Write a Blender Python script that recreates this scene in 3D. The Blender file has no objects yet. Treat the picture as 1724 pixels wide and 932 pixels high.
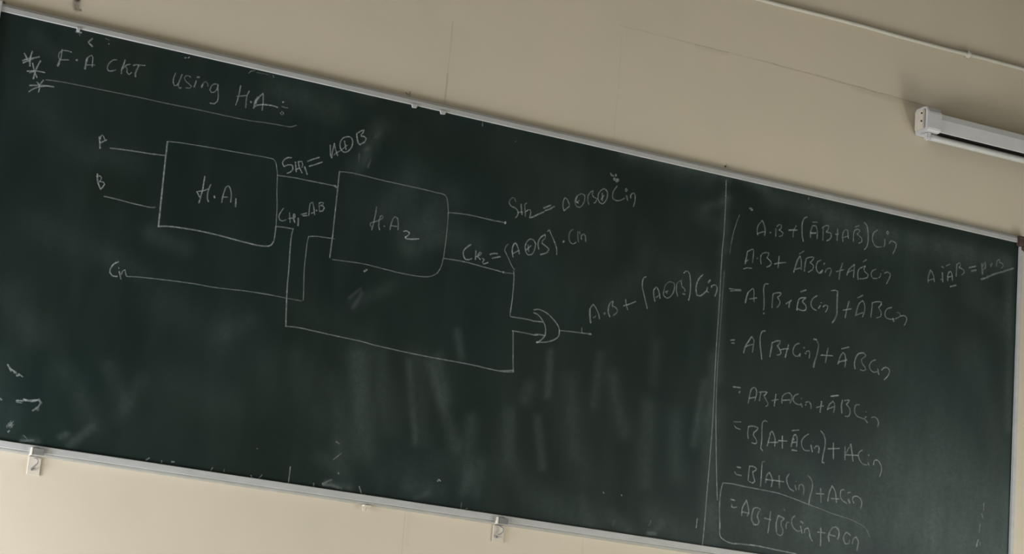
import bpy, bmesh, math, random
import numpy as np
from mathutils import Matrix, Vector

random.seed(7)
scn = bpy.context.scene
COL = scn.collection

# ------------------------------------------------------------------ camera, world, light, exposure
CAM_RIGHT = (0.8974827, -0.4327754, 0.0850308)
CAM_UP = (-0.1775069, -0.1779403, 0.9678990)
CAM_FWD = (0.4037525, 0.8837662, 0.2365190)

CAM_Z = 0.949
D = 6.0944                       # distance to the face of the board
BX, BZ = 1.137, 1.85             # lower left corner of the board
BW, BH = 3.548, 1.2
WY = D + 0.011                   # plane of the front wall
cd = bpy.data.cameras.new('camera')
cam = bpy.data.objects.new('camera', cd); COL.objects.link(cam)
m = Matrix.Identity(4)
for i in range(3):
    m[i][0] = CAM_RIGHT[i]; m[i][1] = CAM_UP[i]; m[i][2] = -CAM_FWD[i]
m.translation = (0, 0, CAM_Z)
cam.matrix_world = m
cd.sensor_fit = 'HORIZONTAL'; cd.sensor_width = 36.0
cd.lens = 3800.0 / 1724.0 * 36.0
cd.clip_start = 0.05; cd.clip_end = 60
scn.camera = cam

scn.view_settings.view_transform = 'Standard'
scn.view_settings.look = 'None'
scn.view_settings.exposure = 0.0
scn.view_settings.gamma = 1.0
scn.view_settings.use_curve_mapping = False

w = bpy.data.worlds.new('world'); scn.world = w; w.use_nodes = True
w.node_tree.nodes['Background'].inputs[0].default_value = (0.75, 0.85, 1.0, 1)
w.node_tree.nodes['Background'].inputs[1].default_value = 1.5

XL, XR, YB, ZC = -0.62, 5.75, -5.0, 4.5     # inner faces of left, right and back wall, ceiling

def area(name, loc, dirv, sx, sy, power, col):
    ld = bpy.data.lights.new(name, 'AREA'); ld.shape = 'RECTANGLE'
    ld.size = sx; ld.size_y = sy; ld.energy = power; ld.color = col
    o = bpy.data.objects.new(name, ld); COL.objects.link(o)
    o.location = loc
    o.rotation_euler = Vector(dirv).to_track_quat('-Z', 'Y').to_euler()
    return o
# daylight in unseen openings, added and powered to set the wall brightness: (wall side, y0, y1, z0, z1, power, colour)
OPENINGS = [
    ('left', 5.12, 5.92, 0.85, 1.75, 100.0, (0.93, 0.985, 1.12)),
    ('left', 4.00, 5.00, 0.05, 0.75, 46.0, (1.0, 0.985, 0.99)),  # this low one and the next stand in for light off the floor
    ('right', 3.70, 4.90, 0.05, 0.75, 80.0, (1.0, 0.985, 0.93)),
    ('right', 2.60, 5.10, 1.45, 2.45, 26.0, (0.96, 1.0, 0.95)),  # added to give the board its sheen at the lower right
]
for i, (side, y0, y1, z0, z1, pw, col) in enumerate(OPENINGS):
    xx = XL - 0.03 if side == 'left' else XR + 0.03
    area('fill_light', (xx, (y0 + y1) / 2, (z0 + z1) / 2), (1 if side == 'left' else -1, 0, 0),
         y1 - y0 - 0.08, z1 - z0 - 0.08, pw, col)

# ------------------------------------------------------------------ materials
def mat(name, build=None, color=(.5, .5, .5), rough=.5, metallic=0.0, spec=.5):
    mt = bpy.data.materials.new(name); mt.use_nodes = True
    nt = mt.node_tree; b = nt.nodes['Principled BSDF']
    b.inputs['Base Color'].default_value = (*color, 1)
    b.inputs['Roughness'].default_value = rough
    b.inputs['Metallic'].default_value = metallic
    b.inputs['Specular IOR Level'].default_value = spec
    if build: build(nt, b)
    return mt
def node(nt, t, **kw):
    n = nt.nodes.new(t)
    for k, v in kw.items():
        if k in n.inputs: n.inputs[k].default_value = v
        else: setattr(n, k, v)
    return n
def lk(nt, a, b): nt.links.new(a, b)
def noise(nt, scale, detail=3, rough=.5, vec=None, mscale=None):
    n = node(nt, 'ShaderNodeTexNoise'); n.inputs['Scale'].default_value = scale
    n.inputs['Detail'].default_value = detail; n.inputs['Roughness'].default_value = rough
    if vec is not None:
        if mscale:
            mp = node(nt, 'ShaderNodeMapping'); mp.inputs['Scale'].default_value = mscale
            lk(nt, vec, mp.inputs['Vector']); vec = mp.outputs[0]
        lk(nt, vec, n.inputs['Vector'])
    return n.outputs['Fac']
def math_(nt, op, a, b=None, c=None, clamp=False):
    n = node(nt, 'ShaderNodeMath'); n.operation = op; n.use_clamp = clamp
    for i, v in enumerate((a, b, c)):
        if v is None: continue
        if isinstance(v, (int, float)): n.inputs[i].default_value = v
        else: lk(nt, v, n.inputs[i])
    return n.outputs[0]
def mapr(nt, v, a, b, c, d):
    n = node(nt, 'ShaderNodeMapRange')
    lk(nt, v, n.inputs[0])
    for i, q in enumerate((a, b, c, d)): n.inputs[i + 1].default_value = q
    return n.outputs[0]
def mix(nt, fac, c1, c2):
    n = node(nt, 'ShaderNodeMix'); n.data_type = 'RGBA'
    if isinstance(fac, (int, float)): n.inputs[0].default_value = fac
    else: lk(nt, fac, n.inputs[0])
    for i, c in ((6, c1), (7, c2)):
        if isinstance(c, tuple): n.inputs[i].default_value = (*c, 1)
        else: lk(nt, c, n.inputs[i])
    return n.outputs[2]
def bump(nt, b, h, strength, dist):
    n = node(nt, 'ShaderNodeBump'); n.inputs['Strength'].default_value = strength
    n.inputs['Distance'].default_value = dist
    lk(nt, h, n.inputs['Height']); lk(nt, n.outputs[0], b.inputs['Normal'])

def paint(c1, c2, bstr=.10):
    def f(nt, b):
        co = node(nt, 'ShaderNodeNewGeometry').outputs['Position']
        big = noise(nt, 1.3, 4, .55, co)
        mid = noise(nt, 5.5, 3, .5, co)
        v = mapr(nt, math_(nt, 'ADD', math_(nt, 'MULTIPLY', big, .6), math_(nt, 'MULTIPLY', mid, .4)), .35, .65, 0, 1)
        lk(nt, mix(nt, v, c1, c2), b.inputs['Base Color'])
        h = math_(nt, 'ADD', math_(nt, 'MULTIPLY', noise(nt, 9, 3, .5, co), 1.0), math_(nt, 'MULTIPLY', noise(nt, 160, 3, .6, co), .12))
        bump(nt, b, h, bstr, .01)
    return f
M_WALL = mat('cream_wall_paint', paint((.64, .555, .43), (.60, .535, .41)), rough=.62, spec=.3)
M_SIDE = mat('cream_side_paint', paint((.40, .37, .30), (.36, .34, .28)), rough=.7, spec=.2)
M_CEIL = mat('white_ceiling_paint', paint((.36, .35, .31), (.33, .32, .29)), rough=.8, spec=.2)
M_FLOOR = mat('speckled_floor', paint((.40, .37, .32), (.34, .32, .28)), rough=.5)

def board_mat(nt, b):
    tc = node(nt, 'ShaderNodeTexCoord').outputs['Object']
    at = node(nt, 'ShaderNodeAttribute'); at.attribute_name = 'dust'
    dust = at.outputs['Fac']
    big = mapr(nt, noise(nt, 2.6, 5, .6, tc, (1, 1, .8)), .38, .72, 0, 1)
    wipe = mapr(nt, noise(nt, 7.0, 4, .55, tc, (1.6, 1, .35)), .45, .75, 0, 1)
    grain = noise(nt, 260, 3, .7, tc)
    grain2 = noise(nt, 60, 4, .65, tc)
    d = math_(nt, 'ADD', math_(nt, 'MULTIPLY', big, .035), math_(nt, 'MULTIPLY', wipe, .03))
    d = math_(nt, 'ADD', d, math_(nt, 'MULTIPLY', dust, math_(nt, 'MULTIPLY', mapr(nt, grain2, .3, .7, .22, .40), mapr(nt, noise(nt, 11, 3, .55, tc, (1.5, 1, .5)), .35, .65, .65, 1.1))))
    d = math_(nt, 'MULTIPLY', d, mapr(nt, grain, .3, .7, .7, 1.25), clamp=True)
    tint = mix(nt, mapr(nt, noise(nt, 1.7, 3, .5, tc), .35, .65, 0, 1), (.0060, .0165, .0145), (.0085, .0170, .0118))
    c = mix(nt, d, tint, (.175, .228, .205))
    lk(nt, c, b.inputs['Base Color'])
    lk(nt, mapr(nt, d, 0, .5, .44, .7), b.inputs['Roughness'])
    bump(nt, b, noise(nt, 600, 2, .6, tc), .15, .001)
M_BOARD = mat('green_board_paint', board_mat, spec=.24)

def ribbon_mat(color):
    def f(nt, b):
        tc = node(nt, 'ShaderNodeTexCoord').outputs['Object']
        at = node(nt, 'ShaderNodeAttribute'); at.attribute_name = 'cover'
        n = noise(nt, 330, 3, .75, tc); n2 = noise(nt, 55, 2, .5, tc)
        k = math_(nt, 'MULTIPLY', mapr(nt, n, .3, .7, .45, 1.45), mapr(nt, n2, .3, .7, .75, 1.2))
        a = math_(nt, 'MULTIPLY', at.outputs['Fac'], k, clamp=True)
        lk(nt, a, b.inputs['Alpha'])
    return mat('', f, color=color, rough=.9, spec=.1)
M_CHALK = ribbon_mat((.54, .60, .58)); M_CHALK.name = 'white_chalk'
M_DIRT = ribbon_mat((.10, .075, .05)); M_DIRT.name = 'brown_dirt'
M_DARK = ribbon_mat((.03, .027, .022)); M_DARK.name = 'dark_dirt'
M_PALE = ribbon_mat((.75, .72, .64)); M_PALE.name = 'pale_plaster'

def metal(c1, c2, rough=.5, met=.0):
    def f(nt, b):
        tc = node(nt, 'ShaderNodeTexCoord').outputs['Object']
        v = mapr(nt, noise(nt, 14, 5, .65, tc, (1, 1, 3)), .35, .65, 0, 1)
        lk(nt, mix(nt, v, c1, c2), b.inputs['Base Color'])
        lk(nt, mapr(nt, v, 0, 1, rough - .06, rough + .1), b.inputs['Roughness'])
    return f
M_ALU = mat('dull_aluminium', metal((.47, .47, .45), (.42, .42, .395)), rough=.6, spec=.25)
M_RAILIN = mat('aluminium_lip', metal((.42, .42, .38), (.36, .36, .32)), rough=.6)
M_STEEL = mat('grey_steel', metal((.22, .21, .195), (.15, .145, .135), .5), rough=.5)
M_WHITE = mat('white_enamel', metal((.585, .58, .57), (.545, .54, .53), .5), rough=.5)
M_PLATE = mat('painted_plate', metal((.62, .57, .47), (.58, .53, .43), .5), rough=.5)
M_TUBE = mat('frosted_glass_tube', metal((.52, .525, .49), (.48, .485, .45), .45), rough=.45)
M_PVC = mat('cream_plastic', metal((.66, .63, .53), (.61, .585, .49), .6), rough=.6)
M_PIPE = mat('dull_cream_pipe', metal((.52, .50, .42), (.48, .46, .385), .6), rough=.65, spec=.2)
M_BLACK = mat('recess_shade_black', metal((.008, .008, .008), (.012, .011, .010), .7), rough=.7, spec=.1)  # black put in for shade inside the tube light; pin holes share it
M_RUST = mat('brown_rust', metal((.045, .022, .014), (.09, .06, .045), .7), rough=.7)
M_WOODF = mat('grey_window_paint', metal((.5, .5, .48), (.45, .45, .43), .5), rough=.5)

# ------------------------------------------------------------------ mesh helpers
def link(name, me, mt, parent=None, loc=None):
    o = bpy.data.objects.new(name, me); COL.objects.link(o)
    if mt is not None: me.materials.append(mt)
    if parent is not None: o.parent = parent
    if loc: o.location = loc
    return o
def bm_obj(name, bm, mt, parent=None, smooth=False, loc=None):
    bmesh.ops.recalc_face_normals(bm, faces=bm.faces)
    me = bpy.data.meshes.new(name); bm.to_mesh(me); bm.free()
    if smooth:
        for p in me.polygons: p.use_smooth = True
    return link(name, me, mt, parent, loc)
def add_box(bm, x0, x1, y0, y1, z0, z1, bev=0.0, seg=2):
    vs = [bm.verts.new((x, y, z)) for x in (x0, x1) for y in (y0, y1) for z in (z0, z1)]
    q = [(0, 1, 3, 2), (4, 6, 7, 5), (0, 4, 5, 1), (2, 3, 7, 6), (0, 2, 6, 4), (1, 5, 7, 3)]
    fs = [bm.faces.new([vs[i] for i in f]) for f in q]
    if bev > 0:
        es = list({e for f in fs for e in f.edges})
        bmesh.ops.bevel(bm, geom=es, offset=bev, segments=seg, affect='EDGES')
def box(name, ext, mt, parent=None, bev=0.0, loc=None):
    bm = bmesh.new(); add_box(bm, *ext, bev=bev)
    return bm_obj(name, bm, mt, parent, loc=loc)
def add_profile(bm, prof, x0, x1, axis='x', jitter=0, n=1):
    """sweep a closed (y, z) outline along x; or (y, x) outline along z"""
    rings = []
    for k in range(n + 1):
        t = x0 + (x1 - x0) * k / n
        ring = []
        for (a, b) in prof:
            bb = b + (random.uniform(-jitter, jitter) if jitter else 0)
            ring.append(bm.verts.new((t, a, bb) if axis == 'x' else (bb, a, t)))
        rings.append(ring)
    L = len(prof)
    for k in range(n):
        for i in range(L):
            j = (i + 1) % L
            bm.faces.new((rings[k][i], rings[k][j], rings[k + 1][j], rings[k + 1][i]))
    bm.faces.new(rings[0]); bm.faces.new(rings[-1][::-1])
def tube(bm, pts, r, seg=10, caps=True):
    pts = [Vector(p) for p in pts]; rings = []
    for i, p in enumerate(pts):
        t = (pts[min(i + 1, len(pts) - 1)] - pts[max(i - 1, 0)]).normalized()
        a = t.cross(Vector((0, 1, 0)) if abs(t.y) < .9 else Vector((1, 0, 0))).normalized(); b = t.cross(a)
        rings.append([bm.verts.new(p + r * (math.cos(u) * a + math.sin(u) * b)) for u in [2 * math.pi * k / seg for k in range(seg)]])
    for i in range(len(rings) - 1):
        for k in range(seg):
            j = (k + 1) % seg
            bm.faces.new((rings[i][k], rings[i][j], rings[i + 1][j], rings[i + 1][k]))
    if caps: bm.faces.new(rings[0]); bm.faces.new(rings[-1][::-1])
def empty(name, loc):
    o = bpy.data.objects.new(name, None); COL.objects.link(o); o.location = loc; o.empty_display_size = .1
    return o
def tag(o, label=None, cat=None, group=None, kind=None):
    for k, v in (('label', label), ('category', cat), ('group', group), ('kind', kind)):
        if v: o[k] = v
    return o

# ribbons of chalk or dirt lying on a surface: three rows of vertices, dense in the middle
def resample(pts, smooth, step):
    P = [np.array(p, float) for p in pts]
    out = []
    for i in range(len(P) - 1):
        p1, p2 = P[i], P[i + 1]
        p0 = P[i - 1] if i else 2 * p1 - p2
        p3 = P[i + 2] if i + 2 < len(P) else 2 * p2 - p1
        n = max(1 if len(P) > 2 else 2, int(np.linalg.norm(p2 - p1) / step))
        for k in range(n):
            t = k / n
            if smooth:
                out.append(.5 * (2 * p1 + (p2 - p0) * t + (2 * p0 - 5 * p1 + 4 * p2 - p3) * t * t + (3 * p1 - p0 - 3 * p2 + p3) * t ** 3))
            else: out.append(p1 + (p2 - p1) * t)
    out.append(P[-1])
    return np.array(out)
def ribbons(name, strokes, mt, parent, gain=.085, lift=.0004, height=.0005):
    V, F, DN = [], [], []
    for si, (mode, inten, wid, pts) in enumerate(strokes):
        L = resample(pts, mode == '~', .006)
        T = np.gradient(L, axis=0); T /= (np.linalg.norm(T, axis=1)[:, None] + 1e-9)
        N = np.stack([-T[:, 1], T[:, 0]], 1)
        n = len(L); base = len(V)
        li = lift + .00003 * (si % 9)
        # rounded ends
        L = np.vstack([L[0] - T[0] * wid * .35, L, L[-1] + T[-1] * wid * .35])
        N = np.vstack([N[:1], N, N[-1:]]); n += 2
        for k in range(n):
            end = k in (0, n - 1)
            hw = wid * (.55 if not end else .28) * random.uniform(.9, 1.1)
            d = inten * gain * random.uniform(.78, 1.18) * (.45 if end else 1)
            for s, hh, dd in ((-1.35, 0, 0.0), (-.5, .8, .95), (.5, 1, .95), (1.35, 0, 0.0)):
                p = L[k] + N[k] * hw * s
                V.append((p[0], -(li + height * hh), p[1])); DN.append(d * dd)
        for k in range(n - 1):
            for c in range(3):
                a = base + 4 * k + c
                F.append((a, a + 1, a + 5, a + 4))
    me = bpy.data.meshes.new(name); me.from_pydata(V, [], F)
    at = me.attributes.new('cover', 'FLOAT', 'POINT'); at.data.foreach_set('value', DN)
    for p in me.polygons: p.use_smooth = True
    return link(name, me, mt, parent)

# ------------------------------------------------------------------ the room
def wall_with_openings(name, xin, xout, y0, y1, z0, z1, holes, mt):
    """side wall in the plane x = xin with rectangular holes (y0, y1, z0, z1)"""
    bm = bmesh.new()
    ys = sorted({y0, y1, *[h[0] for h in holes], *[h[1] for h in holes]})
    zs = sorted({z0, z1, *[h[2] for h in holes], *[h[3] for h in holes]})
    def solid(i, j):
        if i < 0 or j < 0 or i >= len(ys) - 1 or j >= len(zs) - 1: return None
        cy, cz = (ys[i] + ys[i + 1]) / 2, (zs[j] + zs[j + 1]) / 2
        return not any(h[0] < cy < h[1] and h[2] < cz < h[3] for h in holes)
    def quad(*p): bm.faces.new([bm.verts.new(q) for q in p])
    for i in range(len(ys) - 1):
        for j in range(len(zs) - 1):
            if not solid(i, j): continue
            a, b, c, d = ys[i], ys[i + 1], zs[j], zs[j + 1]
            for xx in (xin, xout): quad((xx, a, c), (xx, b, c), (xx, b, d), (xx, a, d))
            if solid(i - 1, j) is not True: quad((xin, a, c), (xin, a, d), (xout, a, d), (xout, a, c))
            if solid(i + 1, j) is not True: quad((xin, b, c), (xin, b, d), (xout, b, d), (xout, b, c))
            if solid(i, j - 1) is not True: quad((xin, a, c), (xin, b, c), (xout, b, c), (xout, a, c))
            if solid(i, j + 1) is not True: quad((xin, a, d), (xin, b, d), (xout, b, d), (xout, a, d))
    bmesh.ops.remove_doubles(bm, verts=bm.verts, dist=1e-5)
    return tag(bm_obj(name, bm, mt), kind='structure')

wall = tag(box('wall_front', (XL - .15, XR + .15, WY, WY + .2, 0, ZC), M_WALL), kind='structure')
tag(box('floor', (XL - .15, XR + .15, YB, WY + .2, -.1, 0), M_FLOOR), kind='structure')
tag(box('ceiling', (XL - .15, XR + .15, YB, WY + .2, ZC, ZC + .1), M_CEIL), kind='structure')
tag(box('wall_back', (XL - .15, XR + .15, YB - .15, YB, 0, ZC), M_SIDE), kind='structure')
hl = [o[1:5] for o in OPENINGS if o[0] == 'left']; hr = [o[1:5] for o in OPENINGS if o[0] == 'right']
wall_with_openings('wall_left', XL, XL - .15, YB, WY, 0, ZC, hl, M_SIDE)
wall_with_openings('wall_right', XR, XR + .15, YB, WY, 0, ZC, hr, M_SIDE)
for i, (side, y0, y1, z0, z1, *_r) in enumerate(OPENINGS):  # frames for the unseen openings, added along with their fill lights
    xa, xb = (XL - .14, XL - .09) if side == 'left' else (XR + .09, XR + .14)
    bm = bmesh.new(); t = .045
    add_box(bm, xa, xb, y0, y1, z0, z0 + t); add_box(bm, xa, xb, y0, y1, z1 - t, z1)
    add_box(bm, xa, xb, y0, y0 + t, z0 + t, z1 - t); add_box(bm, xa, xb, y1 - t, y1, z0 + t, z1 - t)
    ym = (y0 + y1) / 2
    add_box(bm, xa, xb, ym - t / 2, ym + t / 2, z0 + t, z1 - t)
    tag(bm_obj('added_window_%d' % (i + 1), bm, M_WOODF), kind='structure')

# marks in the plaster of the front wall; board coordinates (x from the board's left end, z from its bottom)
def surf(name, strokes, mt, gain=.085, label=None):
    o = ribbons(name, strokes, mt, wall, gain, .0003, .0003)
    o.location = (BX - .0045, WY, BZ - .0035)
    if label: o['label'] = label
    return o
def wob(a, b, n=9, j=.0011):
    a, b = np.array(a), np.array(b); d = b - a; nn = np.array([-d[1], d[0]]) / np.linalg.norm(d)
    return [tuple(a + d * k / n + nn * random.uniform(-j, j)) for k in range(n + 1)]
surf('plaster_crack', [('~', 3, .0035, wob((1.955, .487 + 1.138), (2.51, .487 + 1.14), 12)),
                       ('~', 4, .005, wob((2.51, 1.627), (3.15, 1.616), 12)),
                       ('~', 2, .018, wob((2.85, 1.612), (3.15, 1.606), 5)),
                       ('~', 2, .014, wob((2.24, 1.622), (2.36, 1.622), 3))], M_DIRT, .033,
     'long fine crack running level to the tube light')
surf('plaster_crack', [('~', 3, .0035, wob((1.381, 1.50), (1.380, 1.236), 7)),
                       ('~', 2, .007, wob((1.380, 1.33), (1.380, 1.236), 3))], M_DIRT, .033)
surf('plaster_crack', [('~', 3, .0035, wob((1.381, -.028), (1.381, -.34), 7)),  # coloured black to paint the shade seen through the gap
                       ('~', 1, .012, wob((1.395, -.028), (1.395, -.12), 3))], M_DIRT, .033)  # black sheet under the white housing, standing in for shade above the tube
surf('plaster_crack', [('~', 2, .0035, wob((1.968, 1.60), (1.968, 1.236), 7)),
                       ('~', 2, .0035, wob((1.969, -.028), (1.969, -.3), 6))], M_DIRT, .033)
def dot(x, z, r, i): return ('-', i, r, [(x - r * .3, z), (x + r * .3, z + r * .1)])
surf('screw_hole', [dot(.219, 1.293, .014, 6), ('~', 4, .018, [(.219, 1.30), (.217, 1.285), (.221, 1.262)]),
                    ('~', 2, .03, [(.219, 1.30), (.220, 1.27)]), dot(.232, 1.262, .006, 4)], M_DARK, .085,
     'large dirty screw hole above the top left of the board')
surf('screw_hole', [dot(.0135, 1.2335, .007, 8), dot(.018, 1.231, .005, 5)], M_DARK)
surf('screw_hole', [('~', 5, .004, [(1.249, 1.241), (1.255, 1.236), (1.264, 1.238), (1.262, 1.247)]), dot(1.262, 1.233, .004, 5)], M_DARK)
surf('screw_hole', [dot(2.380, 1.239, .006, 9), ('-', 4, .003, [(2.384, 1.25), (2.386, 1.243)]), dot(2.392, 1.239, .003, 6)], M_DARK)
surf('screw_hole', [dot(3.497, 1.226, .006, 6), ('-', 4, .003, [(3.487, 1.236), (3.488, 1.226)]), ('-', 2, .006, [(3.50, 1.232), (3.513, 1.222)])], M_DARK)

# ------------------------------------------------------------------ the chalkboard
BR = empty('chalkboard', (BX, D, BZ))
tag(BR, 'long dark green chalkboard covered in white chalk circuit diagram and equations', 'chalkboard')

SMUDGE = None
SMUDGES = [
    (1.177, 0.399, 1.224, 0.127, 0.035, 0.50),
    (1.244, 0.414, 1.294, 0.208, 0.025, 0.30),
    (1.336, 0.411, 1.383, 0.179, 0.009, 0.45),
    (1.357, 0.433, 1.405, 0.189, 0.028, 0.25),
    (1.407, 0.416, 1.512, 0.184, 0.018, 0.55),
    (1.430, 0.441, 1.469, 0.324, 0.018, 0.40),
    (1.552, 0.272, 1.563, 0.087, 0.020, 0.35),
    (1.568, 0.117, 1.550, 0.055, 0.016, 0.35),
    (1.735, 0.403, 1.726, 0.362, 0.018, 0.45),
    (1.681, 0.307, 1.686, 0.177, 0.022, 0.40),
    (1.774, 0.307, 1.803, 0.167, 0.014, 0.40),
    (1.797, 0.519, 1.801, 0.388, 0.011, 0.50),
    (2.015, 0.477, 2.073, 0.314, 0.022, 0.35),
    (1.969, 0.535, 1.961, 0.384, 0.015, 0.30),
    (2.154, 0.405, 2.156, 0.172, 0.026, 0.35),
    (2.244, 0.391, 2.269, 0.207, 0.026, 0.30),
    (2.343, 0.515, 2.321, 0.312, 0.011, 0.60),
    (2.369, 0.602, 2.372, 0.411, 0.019, 0.35),
    (1.873, 0.444, 1.903, 0.227, 0.025, 0.25),
    (2.163, 0.606, 2.162, 0.491, 0.019, 0.25),
    (1.104, 0.319, 1.172, 0.119, 0.028, 0.20),
    (0.987, 0.371, 1.079, 0.210, 0.034, 0.15),
    (1.484, 0.527, 1.506, 0.458, 0.012, 0.45),
    (1.007, 0.516, 1.180, 0.475, 0.042, 0.12),
    (0.136, 0.228, 0.173, 0.012, 0.032, 0.15),
    (0.205, 0.090, 0.200, 0.007, 0.029, 0.15),
    (0.325, 0.218, 0.424, 0.074, 0.026, 0.22),
    (0.438, 0.252, 0.499, 0.150, 0.020, 0.25),
    (0.486, 0.118, 0.540, 0.228, 0.020, 0.15),
    (0.331, 0.035, 0.348, 0.045, 0.008, 0.60),
    (0.360, 0.018, 0.415, 0.076, 0.011, 0.60),
    (0.232, 0.009, 0.269, 0.010, 0.010, 0.70),
    (0.514, 0.648, 0.612, 0.628, 0.024, 0.40),
    (0.393, 0.562, 0.501, 0.531, 0.027, 0.20),
    (0.305, 0.841, 0.444, 0.844, 0.034, 0.20),
    (0.554, 1.092, 0.720, 1.074, 0.052, 0.12),
    (0.840, 1.155, 1.013, 1.129, 0.039, 0.35),
    (1.000, 1.247, 1.121, 1.199, 0.025, 0.25),
    (1.170, 1.106, 1.107, 0.972, 0.025, 0.35),
    (1.139, 1.034, 1.129, 0.986, 0.009, 0.40),
    (1.300, 0.974, 1.215, 0.864, 0.043, 0.30),
    (1.422, 0.942, 1.300, 0.788, 0.043, 0.30),
    (1.396, 0.807, 1.304, 0.752, 0.025, 0.30),
    (1.515, 0.810, 1.354, 0.836, 0.036, 0.25),
    (1.603, 1.151, 1.817, 1.079, 0.055, 0.15),
    (1.701, 0.979, 1.916, 0.906, 0.073, 0.10),
    (1.996, 1.210, 2.380, 1.200, 0.017, 0.65),
    (2.019, 1.195, 2.304, 1.179, 0.030, 0.30),
    (2.311, 1.081, 2.386, 1.125, 0.015, 0.45),
    (2.291, 1.057, 2.359, 1.030, 0.027, 0.30),
    (2.401, 1.219, 2.528, 1.188, 0.017, 0.55),
    (2.552, 1.168, 2.830, 1.158, 0.031, 0.45),
    (2.785, 1.129, 3.487, 1.127, 0.031, 0.55),
    (2.857, 1.086, 3.265, 1.102, 0.059, 0.25),
    (3.266, 1.081, 3.463, 1.097, 0.044, 0.25),
    (3.512, 1.127, 3.531, 0.550, 0.016, 0.50),
    (3.368, 0.996, 3.496, 0.915, 0.048, 0.30),
    (2.376, 0.954, 2.396, 0.529, 0.015, 0.35),
    (2.378, 1.134, 2.387, 0.957, 0.015, 0.35),
    (2.399, 0.434, 2.397, 0.225, 0.030, 0.35),
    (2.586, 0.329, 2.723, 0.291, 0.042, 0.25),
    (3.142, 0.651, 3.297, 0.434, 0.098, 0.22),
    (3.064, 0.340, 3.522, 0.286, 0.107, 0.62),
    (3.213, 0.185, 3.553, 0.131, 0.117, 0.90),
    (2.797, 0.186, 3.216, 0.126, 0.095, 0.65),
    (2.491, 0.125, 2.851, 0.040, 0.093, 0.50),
    (2.361, 0.409, 2.402, 0.010, 0.026, 0.35),
    (2.196, 0.066, 2.326, 0.019, 0.044, 0.35),
    (1.847, 0.055, 1.992, 0.021, 0.047, 0.35),
    (2.052, 0.047, 2.117, 0.010, 0.022, 0.40),
    (2.229, 0.052, 2.180, -0.000, 0.011, 0.50),
    (1.946, 0.087, 1.972, 0.018, 0.018, 0.30),
    (1.092, 0.090, 1.151, 0.063, 0.021, 0.25),
    (1.142, 0.141, 1.186, -0.001, 0.021, 0.25),
    (1.119, 0.020, 1.193, 0.014, 0.009, 0.60),
    (1.378, 0.043, 1.474, 0.046, 0.024, 0.30),
    (1.400, 0.015, 1.444, 0.038, 0.007, 0.50),
    (1.281, 0.065, 1.504, 0.132, 0.042, 0.20),
    (1.600, 0.146, 1.589, 0.055, 0.018, 0.30),
    (1.699, 0.143, 1.786, 0.065, 0.036, 0.25),
    (1.883, 0.335, 1.939, 0.159, 0.047, 0.20),
    (0.134, 0.963, 0.233, 0.862, 0.050, 0.15),
    (0.108, 1.152, 0.165, 1.112, 0.020, 0.20),
    (0.145, 0.397, 0.224, 0.310, 0.039, 0.20),
    (0.183, 0.608, 0.324, 0.567, 0.040, 0.15),
    (0.544, 0.469, 0.730, 0.397, 0.050, 0.12),
    (0.765, 0.403, 0.959, 0.296, 0.068, 0.10),
    (0.608, 0.239, 0.790, 0.199, 0.050, 0.12),
    (0.765, 0.403, 0.831, 0.450, 0.024, 0.20),
    (1.259, 0.633, 1.152, 0.560, 0.018, 0.25),
    (1.997, 0.691, 2.052, 0.797, 0.030, 0.25),
    (2.131, 0.869, 2.308, 0.824, 0.056, 0.15),
    (3.026, 1.036, 3.177, 0.900, 0.079, 0.15),
    (2.803, 0.834, 2.997, 0.707, 0.078, 0.12),
    (1.679, 0.785, 1.932, 0.718, 0.073, 0.10),
    (3.378, 0.771, 3.490, 0.463, 0.052, 0.25),
    (2.939, 0.499, 3.199, 0.459, 0.097, 0.12),
    (2.405, 0.113, 2.413, 0.012, 0.022, 0.40),
]

def build_surface():
    nx, nz = 444, 151
    xs = np.linspace(0, BW, nx); zs = np.linspace(0, BH, nz)
    XX, ZZ = np.meshgrid(xs, zs)
    dust = np.zeros_like(XX)
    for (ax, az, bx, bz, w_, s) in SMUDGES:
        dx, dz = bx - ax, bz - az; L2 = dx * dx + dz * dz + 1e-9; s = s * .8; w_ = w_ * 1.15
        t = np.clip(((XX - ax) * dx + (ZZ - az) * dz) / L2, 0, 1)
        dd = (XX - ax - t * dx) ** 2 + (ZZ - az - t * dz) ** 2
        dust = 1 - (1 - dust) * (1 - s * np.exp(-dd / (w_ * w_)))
    V = np.stack([XX, np.zeros_like(XX), ZZ], -1).reshape(-1, 3)
    n0 = len(V)
    idx = np.arange(nx * nz).reshape(nz, nx)
    F = np.stack([idx[:-1, :-1], idx[:-1, 1:], idx[1:, 1:], idx[1:, :-1]], -1).reshape(-1, 4).tolist()
    back = [(0, .009, 0), (BW, .009, 0), (BW, .009, BH), (0, .009, BH)]
    V = V.tolist() + back
    F += [[n0 + 3, n0 + 2, n0 + 1, n0]]
    for edge, (p, q) in ((idx[0, ::-1], (0, 1)), (idx[-1], (3, 2)), (idx[:, 0], (0, 3)), (idx[::-1, -1], (1, 2))):
        e = edge.tolist()
        F.append(e + ([n0 + p, n0 + q] if edge is not idx[0, ::-1] else []))
    # sides kept simple: only the four rim strips
    F = F[:(nx - 1) * (nz - 1) + 1]
    me = bpy.data.meshes.new('writing_surface'); me.from_pydata(V, [], F)
    at = me.attributes.new('dust', 'FLOAT', 'POINT')
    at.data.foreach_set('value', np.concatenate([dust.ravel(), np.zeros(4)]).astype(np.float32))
    return link('writing_surface', me, M_BOARD, BR)
build_surface()

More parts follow.
